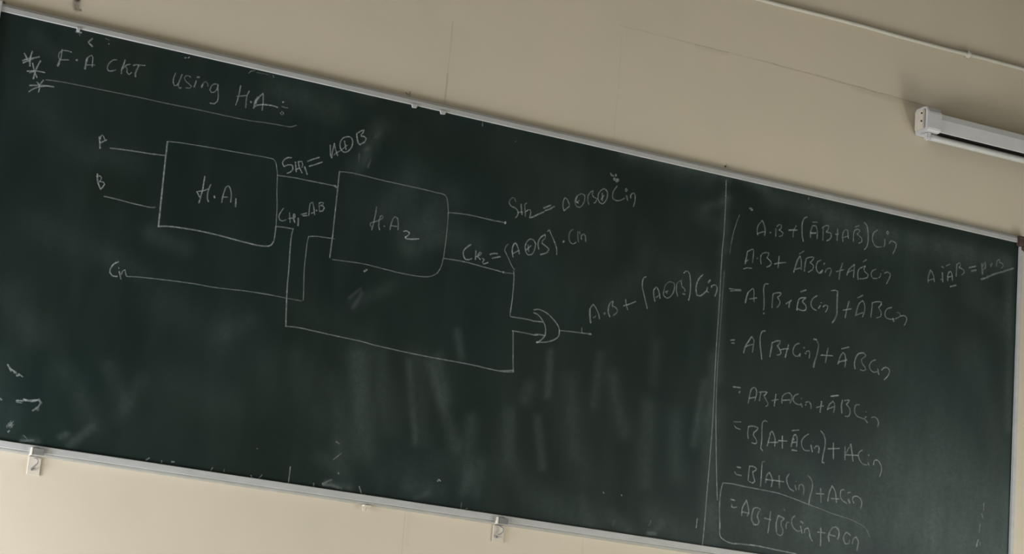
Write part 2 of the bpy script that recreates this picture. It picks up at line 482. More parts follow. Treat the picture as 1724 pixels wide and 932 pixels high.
# aluminium frame: face rail with a thin recessed lip
def rail(name, prof, a, b, axis):
    bm = bmesh.new(); add_profile(bm, prof, a, b, axis, jitter=.00035, n=30)
    return bm_obj(name, bm, M_ALU, BR)
rail('frame_rail', [(.0105, 1.1990), (-.0055, 1.1990), (-.0065, 1.2000), (-.0060, 1.2130), (-.0020, 1.2210), (.006, 1.2255), (.0105, 1.2265)], -.022, BW + .004, 'x')
rail('frame_rail', [(.0105, .0010), (-.008, .0010), (-.0095, -.0005), (-.0095, -.0172), (-.008, -.0185), (.0105, -.0185)], -.022, BW + .022, 'x')
rail('frame_rail', [(.0105, .001), (-.009, .001), (-.011, -.001), (-.011, -.018), (.0105, -.022)], -.0185, 1.2265, 'z')
rail('frame_rail', [(.0105, BW - .001), (-.008, BW - .001), (-.010, BW + .001), (-.010, BW + .012), (.000, BW + .020), (.0105, BW + .022)], -.0185, 1.185, 'z')
bm = bmesh.new(); add_profile(bm, [(.0105, -.0185), (-.003, -.0185), (-.0045, -.020), (-.0045, -.0245), (.0105, -.0265)], -.02, BW + .02, 'x', jitter=.0003, n=30)
tag(bm_obj('frame_lip', bm, M_RAILIN, BR), 'narrow lower lip of the bottom rail')
# rusty corner piece, top right
bm = bmesh.new()
add_box(bm, BW - .010, BW + .026, -.0135, .0105, 1.1865, 1.2225, bev=.003)
add_box(bm, BW + .004, BW + .024, -.0125, .0105, 1.172, 1.187, bev=.002)
tag(bm_obj('corner_piece', bm, M_RUST, BR), 'rusty brown corner piece')
# small plastic clips under the top rail
def top_clip(x, wd, label=None):
    bm = bmesh.new()
    pr = [(x - wd / 2, 1.201), (x + wd / 2, 1.201), (x + wd * .32, 1.191), (x - wd * .30, 1.190)]
    f_ = [bm.verts.new((a, -.0085, b)) for a, b in pr]; g_ = [bm.verts.new((a, -.001, b)) for a, b in pr]
    bm.faces.new(f_); bm.faces.new(g_[::-1])
    for i in range(4): bm.faces.new((f_[i], g_[i], g_[(i + 1) % 4], f_[(i + 1) % 4]))
    bm_obj('rail_clip', bm, M_ALU, BR)
top_clip(2.408 - BX, .020); top_clip(2.503 - BX, .021); top_clip(1.362 - BX, .011)

# ------------------------------------------------------------------ chalk, in half millimetres from the board's lower left corner
CHALK = [
 ('chalk_asterisk', 'topmost of the three chalk asterisks at the left edge of the board', [
  '- 6 40 168 2187 190 2155 203 2143',
  '- 6 40 211 2209 204 2166 209 2118',
  '~ 6 44 163 2141 195 2161 223 2170 254 2186',
  '~ 6 40 168 2129 195 2149 220 2165',
 ]),
 ('chalk_asterisk', 'middle of the three chalk asterisks at the left edge of the board', [
  '- 6 38 222 2140 237 2097 258 2061',
  '~ 6 43 264 2163 253 2135 245 2103 240 2072 238 2049',
  '~ 6 37 196 2086 237 2097 265 2101 297 2101',
  '- 5 33 212 2080 235 2093',
 ]),
 ('chalk_asterisk', 'lowest of the three chalk asterisks, beside the start of the underline', [
  '- 6 40 296 2056 275 2019',
  '~ 6 37 261 2038 277 2019 280 2001 278 1980',
  '~ 6 44 222 2008 266 2018 309 2026 359 2030',
  '~ 6 38 223 1970 244 1991 274 2010 309 2024',
 ]),
 ('chalk_lettering', 'chalk title word reading F.A at the top left', [
  '- 5 34 376 2259 376 2196',
  '~ 5 34 372 2195 363 2206 362 2233 377 2251 406 2256 431 2254',
  '- 5 34 376 2195 421 2205',
  '~ 6 50 372 2195 369 2177 364 2155',
  '- 6 51 462 2213 471 2215',
  '~ 6 51 524 2237 522 2212 520 2172',
  '~ 5 34 524 2237 533 2251 547 2262 556 2250 558 2220 560 2194',
  '- 5 34 529 2199 573 2209',
 ]),
 ('chalk_lettering', 'chalk title word reading CKT at the top left', [
  '~ 5 34 695 2268 676 2264 658 2245 647 2221 647 2202 657 2192 673 2195 697 2208',
  '~ 6 39 743 2278 740 2258 730 2221',
  '- 5 34 730 2221 732 2191',
  '~ 5 39 774 2259 756 2252 743 2235 730 2218',
  '~ 5 34 752 2240 761 2225 763 2207 776 2197 790 2213',
  '~ 5 38 794 2256 809 2265 836 2268 863 2272',
  '~ 5 44 826 2263 820 2242 812 2212 816 2192',
 ]),
 ('chalk_lettering', 'chalk title word reading using', [
  '~ 5 34 1047 2268 1039 2235 1040 2207 1049 2192 1061 2194 1070 2208 1078 2238 1086 2268',
  '~ 5 34 1070 2208 1074 2190 1082 2181 1090 2189',
  '~ 4 34 1139 2263 1126 2270 1111 2266 1101 2249 1112 2233 1132 2222 1149 2210 1142 2196 1119 2194',
  '- 5 38 1175 2249 1166 2209',
  '- 5 48 1176 2271 1191 2275',
  '~ 6 52 1216 2236 1210 2217',
  '~ 3 35 1216 2236 1223 2252 1233 2257 1246 2244 1247 2229',
  '~ 5 35 1302 2257 1284 2254 1267 2236 1262 2213 1272 2200 1290 2204 1302 2222 1307 2255',
  '~ 5 35 1307 2255 1311 2218 1317 2188 1315 2156 1301 2137 1272 2134',
 ]),
 ('chalk_lettering', 'chalk title word reading H.A with a colon', [
  '- 5 38 1444 2280 1439 2214 1428 2155',
  '- 5 35 1427 2209 1487 2228',
  '~ 5 38 1500 2259 1489 2225 1488 2190 1490 2153',
  '- 6 52 1516 2198 1520 2191',
  '~ 6 42 1538 2159 1543 2196 1559 2231 1586 2262',
  '~ 6 79 1544 2190 1546 2206 1559 2231',
  '- 5 38 1586 2262 1592 2207 1591 2158',
  '~ 7 42 1541 2172 1559 2184 1589 2194 1627 2200 1659 2201 1684 2198',
  '- 6 53 1710 2237 1717 2237',
  '~ 5 32 1724 2172 1713 2178 1704 2166 1715 2158 1725 2166 1724 2172',
  '~ 4 32 1709 2210 1725 2207 1746 2209',
 ]),
 ('chalk_underline', 'long thin chalk line under the title', [
  '~ 3 31 308 2060 359 2066 454 2070 575 2072 697 2074 837 2076 1015 2076',
  '~ 3 32 1015 2076 1194 2079 1376 2079 1522 2081 1632 2090 1773 2096',
  '~ 4 32 1773 2096 1787 2101 1812 2114',
 ]),
 ('chalk_lettering', 'chalk letter A at the upper input line of the left block', [
  '- 6 44 654 1797 667 1730',
  '~ 6 34 660 1783 662 1802 668 1812 678 1805 688 1786',
  '- 6 39 698 1788 690 1782 665 1763',
 ]),
 ('chalk_line', 'upper of the two short chalk input lines left of the left block', [
  '- 4 34 723 1744 757 1748',
  '~ 5 37 757 1748 810 1752 888 1757 984 1761',
  '~ 5 34 976 1763 1019 1765 1050 1769',
 ]),
 ('chalk_lettering', 'chalk letter B above the lower input line of the left block', [
  '~ 6 44 672 1581 675 1553 684 1525 698 1501',
  '~ 5 34 667 1566 685 1572 697 1566 695 1550 689 1539',
  '~ 6 37 689 1539 711 1541 720 1530 711 1511 699 1495',
 ]),
 ('chalk_line', 'lower of the two short chalk input lines left of the left block', [
  '~ 4 34 726 1460 793 1458 868 1453 959 1449 1004 1449 1028 1456',
 ]),
 ('chalk_block', 'chalk rectangle of the left block, with rounded right corners', [
  '- 6 44 1050 1853 1051 1736 1056 1516 1060 1345',
  '~ 4 31 1050 1853 1119 1861 1196 1865 1273 1869 1350 1872 1467 1876 1583 1880',
  '~ 4 31 1583 1880 1630 1882 1670 1882 1698 1880 1712 1862 1723 1821 1730 1791 1737 1699 1749 1608 1755 1516 1757 1478 1756 1415',
  '~ 5 41 1062 1349 1121 1360 1197 1365 1288 1368 1404 1365 1521 1357 1623 1351 1686 1351 1725 1358',
  '~ 4 35 1725 1358 1743 1371 1750 1391',
  '~ 4 35 1716 1354 1737 1363 1751 1381 1756 1417 1755 1479',
 ]),
 ('chalk_lettering', 'chalk H.A with a small 1, inside the left block', [
  '- 6 41 1295 1694 1292 1614 1279 1530',
  '~ 6 34 1278 1566 1268 1583 1258 1594',
  '~ 6 34 1258 1594 1274 1600 1304 1610 1323 1624',
  '~ 5 41 1336 1652 1327 1622 1324 1588 1328 1561 1336 1549',
  '- 6 51 1365 1590 1369 1578',
  '~ 5 41 1414 1559 1417 1606 1428 1655 1442 1667 1455 1654 1466 1616 1467 1573',
  '- 5 34 1417 1593 1445 1599',
  '- 6 41 1496 1600 1500 1550',
 ]),
 ('chalk_lettering', 'chalk formula S H1 = A xor B above the line joining both blocks', [
  '~ 6 38 1804 1912 1786 1910 1764 1895 1752 1869 1764 1849',
  '~ 6 38 1764 1849 1786 1864 1815 1868 1821 1845 1805 1823 1787 1813',
  '- 6 38 1831 1892 1843 1833',
  '- 6 35 1837 1844 1861 1861',
  '~ 6 42 1849 1898 1858 1867 1880 1834',
  '~ 5 35 1854 1899 1871 1903 1878 1885 1874 1866',
  '- 6 46 1891 1874 1913 1831',
  '~ 6 39 1905 1910 1938 1931 1977 1951',
  '~ 6 39 1918 1883 1956 1902 1997 1926',
  '- 6 39 2035 2039 2044 1977 2054 1962',
  '~ 6 39 2054 1962 2053 1993 2060 2054',
  '- 5 39 2060 2054 2072 2016 2089 1984',
  '~ 5 35 2064 1983 2081 2001 2108 2024 2143 2061',
  '~ 6 39 2140 2114 2112 2100 2096 2069 2102 2032 2124 2014 2150 2024 2171 2056 2173 2095 2157 2115 2140 2114',
  '- 6 39 2121 2083 2137 2032',
  '~ 6 36 2238 2176 2216 2164 2193 2142',
  '~ 6 43 2193 2142 2200 2115 2209 2090 2220 2080',
  '~ 6 39 2238 2176 2232 2155 2223 2144 2224 2134',
  '~ 6 39 2224 2134 2241 2137 2257 2128 2252 2107 2220 2080',
 ]),
 ('chalk_line', 'short chalk line joining the tops of the two blocks', [
  '~ 4 35 1730 1789 1776 1792 1847 1796 1919 1796 1992 1797 2060 1797 2089 1798',
  '- 8 56 2089 1798 2104 1791',
 ]),
 ('chalk_lettering', 'chalk formula C H1 = A.B in the gap between the two blocks', [
  '~ 5 35 1791 1601 1776 1574 1767 1545 1775 1526 1792 1522 1814 1535',
  '- 5 35 1830 1580 1841 1523',
  '- 5 35 1826 1544 1856 1553',
  '~ 6 45 1857 1578 1858 1553 1869 1528',
  '~ 5 35 1857 1578 1865 1578 1867 1564 1863 1554',
  '- 6 45 1888 1559 1891 1513',
  '- 5 35 1901 1583 1937 1600',
  '- 6 38 1913 1578 1940 1585',
  '~ 5 35 1950 1587 1949 1630 1951 1662 1965 1671 1973 1651 1986 1597',
  '- 4 35 1963 1602 1984 1614',
  '- 6 53 1992 1628 1996 1625',
  '- 4 35 2006 1676 2013 1624',
  '~ 5 35 2005 1673 2018 1681 2033 1681 2029 1670 2017 1661',
  '~ 5 35 2017 1661 2034 1660 2041 1652 2034 1633 2014 1624',
 ]),
 ('chalk_line', 'chalk wire stepping down from the left block and along the bottom to the gate', [
  '~ 4 35 1755 1482 1785 1486 1826 1488 1864 1488',
  '~ 5 38 1863 1488 1857 1433 1859 1352 1864 1253 1867 1138 1873 1047 1879 972 1885 909',
  '~ 4 35 1882 906 1957 912 2052 909 2141 905 2254 901 2351 898 2433 890',
  '~ 4 36 2432 890 2635 881 2829 877 3064 876 3203 870 3295 869 3358 879',
  '- 4 36 3270 870 3357 888',
  '- 4 40 3333 1128 3339 1062 3347 971',
  '- 4 40 3346 978 3358 877',
  '~ 4 36 3325 1128 3386 1130 3429 1129 3468 1128 3490 1128',
  '- 5 40 3485 1136 3550 1137',
  '- 5 40 3479 1129 3501 1133',
 ]),
 ('chalk_lettering', 'chalk Cin at the left, the lowest input of the circuit', [
  '~ 6 40 858 1102 834 1086 817 1057 817 1031 832 1016 861 1017',
  '- 4 33 862 1069 863 1064',
  '- 5 37 868 1048 884 1005',
  '~ 5 37 882 1032 887 1052 900 1064 906 1044 914 1027',
 ]),
 ('chalk_line', 'long faint chalk wire from Cin stepping up into the second block', [
  '~ 4 31 916 1027 982 1036 1101 1045 1213 1052 1326 1057',
  '~ 3 31 1326 1057 1403 1056 1518 1062 1633 1070 1788 1074',
  '~ 3 31 1679 1072 1772 1073 1867 1072 1966 1072',
  '~ 4 33 1974 1077 1969 1141 1959 1255 1958 1355 1959 1425 1963 1461',
  '~ 4 32 1963 1461 2005 1471 2061 1475 2125 1478',
 ]),
 ('chalk_block', 'chalk rectangle of the right block, with rounded right corners', [
  '~ 5 39 2111 1891 2111 1822 2111 1711 2111 1601 2112 1483',
  '- 5 38 2111 1493 2108 1360',
  '~ 4 32 2111 1890 2162 1896 2211 1898 2277 1896 2402 1892 2527 1891 2653 1890 2738 1887 2789 1886 2811 1874 2823 1840 2833 1786 2836 1690 2835 1594 2831 1505',
  '~ 4 31 2831 1505 2821 1440 2797 1392 2757 1366 2708 1354 2625 1350 2542 1351 2459 1355 2393 1359 2319 1362 2238 1359 2125 1352',
 ]),
 ('chalk_lettering', 'chalk H.A inside the right block', [
  '~ 3 39 2368 1724 2368 1699',
  '~ 4 39 2368 1699 2365 1667 2359 1612 2352 1574',
  '~ 4 35 2350 1594 2340 1605 2339 1617 2359 1627 2381 1637 2396 1649',
  '~ 3 35 2396 1649 2412 1658 2416 1670 2408 1679 2399 1670',
  '~ 4 39 2399 1670 2394 1641 2394 1609 2403 1586',
  '- 5 50 2428 1615 2432 1615',
  '~ 4 39 2468 1600 2472 1637 2483 1677 2495 1687 2509 1679 2518 1646 2519 1609',
  '- 4 36 2472 1626 2511 1629',
 ]),
 ('chalk_lettering', 'bright chalk subscript 2 inside the right block', [
  '~ 7 41 2555 1607 2579 1614 2595 1605 2592 1593 2570 1573',
  '~ 7 43 2570 1573 2578 1566 2611 1569 2658 1580',
 ]),
 ('chalk_line', 'chalk line leaving the upper right of the second block, ending in a dot', [
  '~ 4 36 2833 1779 2918 1788 3003 1791 3089 1789 3174 1788',
  '~ 4 36 3164 1791 3187 1789 3213 1789',
  '- 8 84 3215 1790 3219 1789',
 ]),
 ('chalk_lettering', 'chalk formula S H2 = A xor B xor Cin at the upper output', [
  '~ 3 37 3274 1936 3267 1954 3252 1957 3236 1942 3231 1918',
  '~ 5 40 3231 1918 3245 1902 3272 1896 3290 1887 3298 1869 3294 1848 3283 1833',
  '- 5 40 3312 1927 3318 1892 3325 1861',
  '- 3 37 3302 1873 3330 1880',
  '~ 4 40 3348 1941 3337 1929 3342 1897 3349 1856',
  '~ 5 37 3347 1885 3363 1901 3378 1903 3383 1889 3378 1853',
  '~ 6 40 3378 1853 3398 1861 3431 1884 3471 1908',
  '- 5 44 3466 1932 3515 1960',
  '- 5 44 3478 1917 3505 1931 3541 1957',
  '~ 5 37 3609 1943 3599 1968 3599 2004 3608 2028 3625 2019 3644 1986',
  '- 5 37 3609 1943 3643 1979',
  '~ 4 37 3744 2068 3725 2076 3702 2065 3682 2038 3681 2009 3695 1987 3713 1985 3734 2007 3745 2039 3744 2068',
  '- 5 37 3686 2018 3689 2056',
  '- 5 44 3686 2018 3702 2011',
  '- 4 37 3691 2011 3709 2031',
  '- 4 37 3766 2076 3767 2043 3776 2016',
  '~ 4 37 3768 2076 3784 2101 3801 2112 3795 2086 3807 2070',
  '~ 4 37 3807 2070 3830 2066 3825 2044 3811 2031',
  '~ 5 37 3900 2124 3878 2140 3855 2125 3838 2099 3838 2065 3853 2043 3871 2040 3890 2059 3902 2091 3900 2124',
  '- 5 37 3864 2110 3870 2059',
  '- 5 37 3858 2063 3877 2096',
  '~ 4 37 3965 2174 3944 2141 3937 2110 3944 2087 3972 2080 3999 2089 4025 2108',
  '~ 4 34 4029 2173 4023 2159 4031 2151 4039 2164 4029 2173',
  '- 4 41 4036 2128 4047 2095',
  '~ 4 45 4068 2116 4064 2136',
  '~ 4 38 4065 2123 4072 2146 4087 2155 4098 2138 4098 2096 4090 2065',
 ]),
 ('chalk_smear', 'bright chalk blot above the word Cin', [
  '~ 6 56 3912 2248 3923 2235 3936 2236',
  '- 6 56 3949 2249 3950 2237',
  '~ 7 94 3938 2217 3954 2212 3970 2217',
  '- 6 56 3953 2204 3964 2204',
 ]),
 ('chalk_line', 'chalk line from the lower right of the second block running down to the gate', [
  '~ 4 36 2833 1491 2905 1495 2990 1495 3076 1489 3204 1481',
  '- 4 33 3203 1480 3233 1479',
  '- 8 69 3232 1479 3236 1479',
  '- 3 33 3236 1479 3300 1482',
  '~ 3 33 3298 1503 3308 1462 3309 1387 3308 1312 3305 1237',
  '~ 3 33 3304 1496 3309 1418 3309 1339 3307 1272 3304 1238',
  '~ 3 33 3310 1336 3306 1287 3301 1242 3306 1215',
  '~ 4 40 3306 1214 3334 1214 3386 1216 3425 1216 3456 1215',
  '~ 5 40 3456 1212 3486 1215 3530 1218',
 ]),
 ('chalk_lettering', 'chalk formula C H2 = (A xor B).Cin at the lower output', [
  '~ 6 41 3002 1609 2977 1589 2957 1560 2960 1532 2976 1512 2995 1513 3017 1525',
  '- 5 43 3039 1579 3041 1523',
  '~ 5 36 3040 1540 3051 1544 3070 1559 3076 1571 3065 1574 3057 1560',
  '~ 6 43 3057 1560 3055 1543 3073 1529',
  '~ 6 40 3086 1539 3099 1534 3089 1514 3096 1505 3126 1521',
  '~ 6 44 3133 1571 3151 1582 3183 1587',
  '~ 6 44 3150 1551 3174 1561 3203 1571',
  '~ 4 36 3249 1660 3235 1642 3229 1621 3243 1595 3263 1566 3283 1534 3293 1520 3308 1508',
  '~ 6 40 3289 1585 3281 1615 3280 1647 3288 1668 3298 1678',
  '~ 5 40 3298 1678 3314 1656 3330 1613',
  '- 5 36 3287 1608 3328 1636',
  '~ 5 37 3434 1695 3419 1718 3396 1721 3374 1700 3364 1665 3372 1634 3391 1618 3412 1624 3429 1653 3434 1695',
  '- 5 37 3383 1681 3391 1638',
  '- 5 44 3373 1645 3387 1662',
  '- 5 37 3385 1657 3405 1681',
  '~ 5 44 3459 1667 3450 1694 3455 1727 3471 1751 3493 1767',
  '~ 4 37 3493 1767 3497 1748 3478 1724 3477 1707',
  '~ 5 44 3477 1707 3502 1696 3526 1680 3519 1660 3498 1646 3472 1635',
  '~ 5 37 3507 1790 3518 1803 3535 1775 3555 1743 3574 1709 3582 1682 3582 1656',
  '- 5 55 3620 1741 3626 1752',
  '~ 4 37 3683 1837 3666 1825 3657 1795 3660 1767 3675 1747 3693 1745 3710 1760',
  '- 3 41 3717 1831 3717 1798 3727 1765',
  '- 3 37 3728 1831 3732 1815',
  '~ 4 41 3748 1781 3741 1807 3758 1822 3770 1812 3776 1774',
 ]),
 ('chalk_gate', 'chalk crescent symbol of the gate where two wires meet', [
  '~ 5 40 3458 1282 3480 1290 3506 1291 3542 1281 3569 1268 3598 1246 3626 1221 3641 1198 3645 1170 3640 1145 3617 1123 3584 1106 3541 1093 3498 1087',
  '~ 5 40 3460 1265 3487 1259 3510 1243 3532 1219 3545 1197 3551 1170 3551 1138',
  '~ 5 40 3551 1138 3535 1115 3515 1096 3496 1083',
  '- 6 54 3496 1085 3507 1090',
 ]),
 ('chalk_line', 'short chalk output line to the right of the gate', [
  '- 4 37 3643 1185 3708 1191 3779 1195 3841 1198',
  '- 5 59 3845 1198 3865 1200',
  '- 3 37 3796 1227 3799 1199',
 ]),
 ('chalk_lettering', 'chalk formula A.B + (A xor B) Cin rising from the gate output', [
  '~ 5 55 3842 1354 3845 1318 3855 1269',
  '~ 4 37 3842 1354 3851 1376 3865 1389',
  '~ 4 37 3865 1389 3883 1369 3904 1336 3914 1304',
  '- 3 37 3869 1304 3888 1319',
  '- 6 66 3944 1341 3946 1348',
  '~ 5 41 3999 1433 3982 1424 3971 1397 3970 1360 3985 1330',
  '~ 4 37 3999 1433 3997 1414 3995 1402',
  '~ 4 37 3995 1402 4016 1399 4035 1380 4028 1362 4007 1344',
  '- 5 41 4085 1461 4090 1435 4106 1397',
  '~ 5 37 4073 1417 4113 1435 4158 1460',
  '~ 5 37 4218 1631 4200 1619 4195 1598 4197 1561 4210 1522 4225 1479 4243 1429',
  '~ 5 41 4294 1485 4281 1526 4280 1559 4295 1577 4313 1561 4329 1510',
  '- 4 37 4299 1511 4325 1532',
  '~ 3 34 4351 1551 4357 1594 4375 1622 4398 1631 4421 1627 4428 1603',
  '~ 4 41 4428 1603 4421 1568 4401 1535 4376 1521 4355 1531 4348 1555',
  '- 4 37 4371 1563 4376 1548',
  '- 4 38 4362 1558 4382 1569',
  '- 4 38 4441 1618 4441 1580 4453 1547',
  '~ 3 38 4438 1621 4457 1646 4477 1655',
  '~ 4 38 4471 1648 4477 1624',
  '~ 4 38 4476 1616 4500 1603 4503 1587',
  '- 4 45 4488 1570 4505 1569',
  '~ 5 38 4486 1703 4498 1720 4514 1722 4530 1701 4539 1656 4542 1607 4540 1565 4534 1537',
  '- 5 53 4533 1535 4535 1539',
  '~ 5 45 4625 1720 4599 1688 4583 1643 4584 1606 4593 1578 4616 1578 4641 1599 4662 1622',
  '~ 5 45 4666 1642 4660 1616 4675 1612',
  '~ 5 57 4668 1676 4681 1693',
  '~ 5 45 4696 1647 4693 1657',
  '~ 5 42 4693 1655 4715 1670 4733 1662 4735 1633 4723 1595',
 ]),
 ('chalk_divider', 'tall chalk line dividing the circuit from the equations', [
  '~ 5 34 4751 2375 4757 2228 4760 2029 4756 1910 4756 1752',
  '~ 4 38 4756 1752 4759 1596 4759 1440 4758 1284 4760 1130',
  '~ 5 33 4760 1130 4766 825 4764 559 4759 332 4756 145 4750 -1',
 ]),
 ('chalk_divider', 'second chalk line just right of the tall dividing line', [
  '~ 2 38 4781 1776 4779 1599 4778 1365 4775 1171',
  '~ 3 37 4775 1171 4780 980 4787 828',
  '~ 5 33 4787 828 4806 603 4824 416 4837 298',
 ]),
 ('chalk_lettering', 'first chalk row of the equations, A.B plus a bracket and Cin', [
  '~ 4 39 5011 2054 5005 2091 5012 2123 5039 2160',
  '~ 4 46 5039 2160 5058 2127 5066 2093 5063 2061',
  '~ 4 39 5007 2063 5038 2080 5067 2089',
  '- 4 50 5104 2092 5108 2088',
  '- 4 39 5146 2124 5147 2072',
  '~ 4 39 5151 2140 5167 2156 5185 2157 5184 2133 5170 2120',
  '~ 4 39 5170 2120 5200 2108 5198 2090 5173 2076',
  '- 5 47 5242 2133 5309 2147',
  '~ 3 47 5299 2174 5281 2134 5278 2092',
  '~ 5 43 5379 2249 5357 2237 5344 2198 5345 2152 5350 2111 5360 2079',
  '- 4 35 5419 2222 5459 2228',
  '~ 4 43 5412 2115 5412 2159 5425 2198 5448 2203 5462 2169 5464 2117',
  '- 6 47 5410 2146 5451 2154',
  '- 3 43 5507 2201 5509 2115',
  '~ 4 39 5498 2199 5526 2219 5550 2220 5546 2198 5532 2177',
  '~ 5 39 5532 2177 5571 2172 5567 2139 5539 2117',
  '- 4 43 5620 2215 5619 2134',
  '- 4 39 5604 2173 5628 2181',
  '~ 4 39 5667 2137 5659 2173 5671 2212 5695 2222 5707 2166',
  '- 4 39 5659 2162 5703 2181',
  '- 5 39 5753 2254 5786 2270',
  '~ 4 39 5747 2153 5745 2194 5752 2230 5784 2244 5794 2233 5774 2208',
  '~ 4 39 5774 2208 5812 2186 5813 2163 5790 2149',
  '~ 5 43 5824 2299 5846 2282 5859 2232 5862 2180 5854 2136 5835 2113',
  '~ 4 40 5933 2267 5906 2246 5895 2207 5904 2172 5930 2151 5972 2159',
  '~ 4 40 5994 2216 5996 2179 5989 2162',
  '~ 4 40 6012 2275 6004 2260 6016 2254 6025 2267 6012 2275',
  '~ 4 44 6029 2193 6046 2212 6074 2212 6087 2196 6080 2163 6063 2128',
 ]),
 ('chalk_lettering', 'second chalk row of the equations, starting with an underlined A', [
  '~ 5 46 4943 1932 4937 1891 4931 1846',
  '~ 4 38 4943 1932 4984 1955 4988 1910 4985 1866',
  '- 5 42 4933 1864 4952 1878',
  '~ 5 38 4922 1812 4947 1824 4982 1827',
  '- 3 42 5014 1900 5023 1903',
  '- 4 42 5045 1921 5044 1895 5051 1868',
  '~ 4 38 5042 1920 5061 1944 5103 1955 5102 1937 5091 1919',
  '~ 5 38 5091 1919 5125 1895 5118 1871 5093 1856',
  '- 5 39 5183 1947 5179 1867',
  '~ 5 43 5149 1887 5186 1901 5235 1914',
  '- 4 39 5334 1989 5371 2017',
  '~ 5 47 5299 1858 5313 1912 5328 1957 5341 1977',
  '~ 4 39 5341 1977 5352 1946 5356 1887',
  '- 4 39 5312 1881 5349 1899',
  '- 4 43 5389 1968 5383 1925 5380 1881',
  '~ 4 39 5389 1968 5415 1983 5447 1987 5434 1961 5420 1948',
  '~ 4 39 5420 1948 5447 1932 5443 1906 5409 1880',
  '~ 5 39 5504 1979 5478 1964 5468 1931 5476 1902 5495 1889 5518 1902',
  '- 7 47 5503 1897 5520 1915',
  '- 5 47 5526 1955 5532 1964',
  '~ 4 39 5542 1901 5549 1926 5578 1939 5588 1928 5580 1900 5575 1886',
  '~ 3 51 5671 1990 5656 1935 5650 1877',
  '- 4 39 5624 1924 5682 1948',
  '~ 4 47 5709 1914 5721 1952 5747 1983 5764 1997',
  '- 4 39 5713 1935 5754 1958',
  '- 4 43 5764 1997 5762 1910',
  '- 4 39 5829 2027 5858 2050',
  '~ 5 43 5800 1902 5794 1945 5807 1979 5851 2003',
  '~ 5 39 5851 2003 5841 1980 5848 1965 5876 1949 5871 1930 5847 1918 5811 1909',
  '~ 4 39 5934 1997 5907 1981 5900 1954 5916 1932 5949 1938',
  '~ 4 39 5975 1976 5973 1957 5961 1944',
  '- 3 39 5989 2002 5991 1997',
  '~ 4 43 6002 1983 6032 1997 6051 1984 6041 1948 6024 1914',
 ]),
 ('chalk_lettering', 'third chalk row of the equations, with a tall square bracket', [
  '~ 4 38 4824 1665 4861 1666 4912 1673',
  '- 4 38 4834 1650 4913 1668',
  '~ 5 50 4950 1591 4958 1638 4967 1665',
  '~ 4 38 4967 1665 5002 1697 5010 1668 5014 1610',
  '- 5 42 4979 1623 5032 1640',
  '~ 4 42 5115 1747 5089 1743 5080 1711 5086 1661 5091 1606 5089 1570',
  '- 5 65 5091 1550 5093 1546',
  '- 4 42 5154 1689 5151 1642 5151 1594',
  '~ 5 38 5154 1689 5182 1701 5214 1704 5201 1682 5187 1672',
  '~ 4 38 5187 1672 5209 1647 5207 1627 5188 1604',
  '- 5 46 5256 1641 5295 1670',
  '- 5 46 5281 1655 5278 1619',
  '- 5 46 5361 1740 5401 1759',
  '~ 6 43 5340 1612 5343 1656 5358 1695 5404 1708',
  '~ 5 42 5404 1708 5379 1678 5407 1655 5406 1626 5375 1617 5345 1623',
  '~ 5 43 5488 1736 5457 1712 5444 1679 5455 1650 5488 1637',
  '- 5 47 5504 1654 5517 1675',
  '- 5 47 5522 1696 5523 1694',
  '~ 5 43 5538 1671 5555 1686 5576 1682 5571 1661 5561 1639',
  '~ 4 39 5595 1788 5626 1799 5645 1793',
  '~ 4 54 5645 1793 5644 1746 5645 1700 5647 1643 5634 1605 5615 1576',
  '- 4 47 5737 1742 5722 1682 5713 1627',
  '- 5 39 5693 1675 5758 1696',
  '- 3 47 5801 1777 5842 1802',
  '~ 4 47 5793 1654 5805 1713 5821 1747 5844 1766',
  '~ 4 39 5844 1766 5861 1738 5860 1691 5847 1655',
  '- 4 39 5802 1663 5851 1687',
  '~ 4 39 5913 1667 5917 1712 5919 1769',
  '~ 5 39 5920 1764 5952 1779 5992 1782 5990 1766 5970 1742',
  '~ 4 39 5970 1742 5992 1715 5988 1683 5958 1670',
  '~ 4 39 6075 1761 6039 1746 6023 1715 6030 1687 6061 1679 6092 1685',
  '- 5 47 6088 1690 6096 1668',
  '~ 3 39 6114 1731 6132 1737 6145 1715 6104 1687',
  '~ 4 43 6148 1716 6182 1722 6198 1704 6193 1682 6179 1656',
 ]),
 ('chalk_lettering', 'fourth chalk row of the equations, with a small equals sign', [
  '- 5 38 4857 1330 4888 1338',
  '- 4 38 4867 1314 4889 1317',
  '~ 5 46 4961 1265 4972 1312 5013 1381',
  '~ 4 38 5013 1381 5032 1358 5029 1317 5026 1279',
  '~ 5 38 4970 1304 4994 1321 5022 1330',
  '~ 5 42 5113 1435 5090 1428 5078 1401 5078 1350 5088 1297 5098 1246',
  '~ 5 46 5157 1273 5164 1325 5169 1371',
  '~ 4 42 5170 1366 5197 1383 5229 1389 5219 1364 5208 1355',
  '~ 5 42 5208 1355 5230 1331 5240 1312 5232 1301 5209 1292',
  '~ 5 38 5230 1328 5258 1341 5296 1349',
  '- 5 46 5291 1374 5272 1287',
  '~ 4 42 5374 1398 5343 1383 5328 1342 5339 1314 5365 1310 5384 1331',
  '~ 4 38 5384 1331 5383 1311',
  '- 5 42 5408 1377 5414 1374',
  '- 5 46 5419 1340 5428 1339',
  '~ 4 42 5427 1351 5447 1362 5456 1349 5453 1312',
  '- 5 46 5480 1444 5500 1445',
  '~ 3 46 5500 1445 5520 1410 5514 1363 5503 1311',
  '- 4 58 5500 1310 5489 1257',
  '- 4 46 5593 1403 5579 1304',
  '- 5 39 5541 1348 5632 1359',
  '- 5 39 5697 1416 5755 1438',
  '~ 4 47 5676 1310 5691 1364 5713 1394 5728 1380 5734 1340 5730 1299',
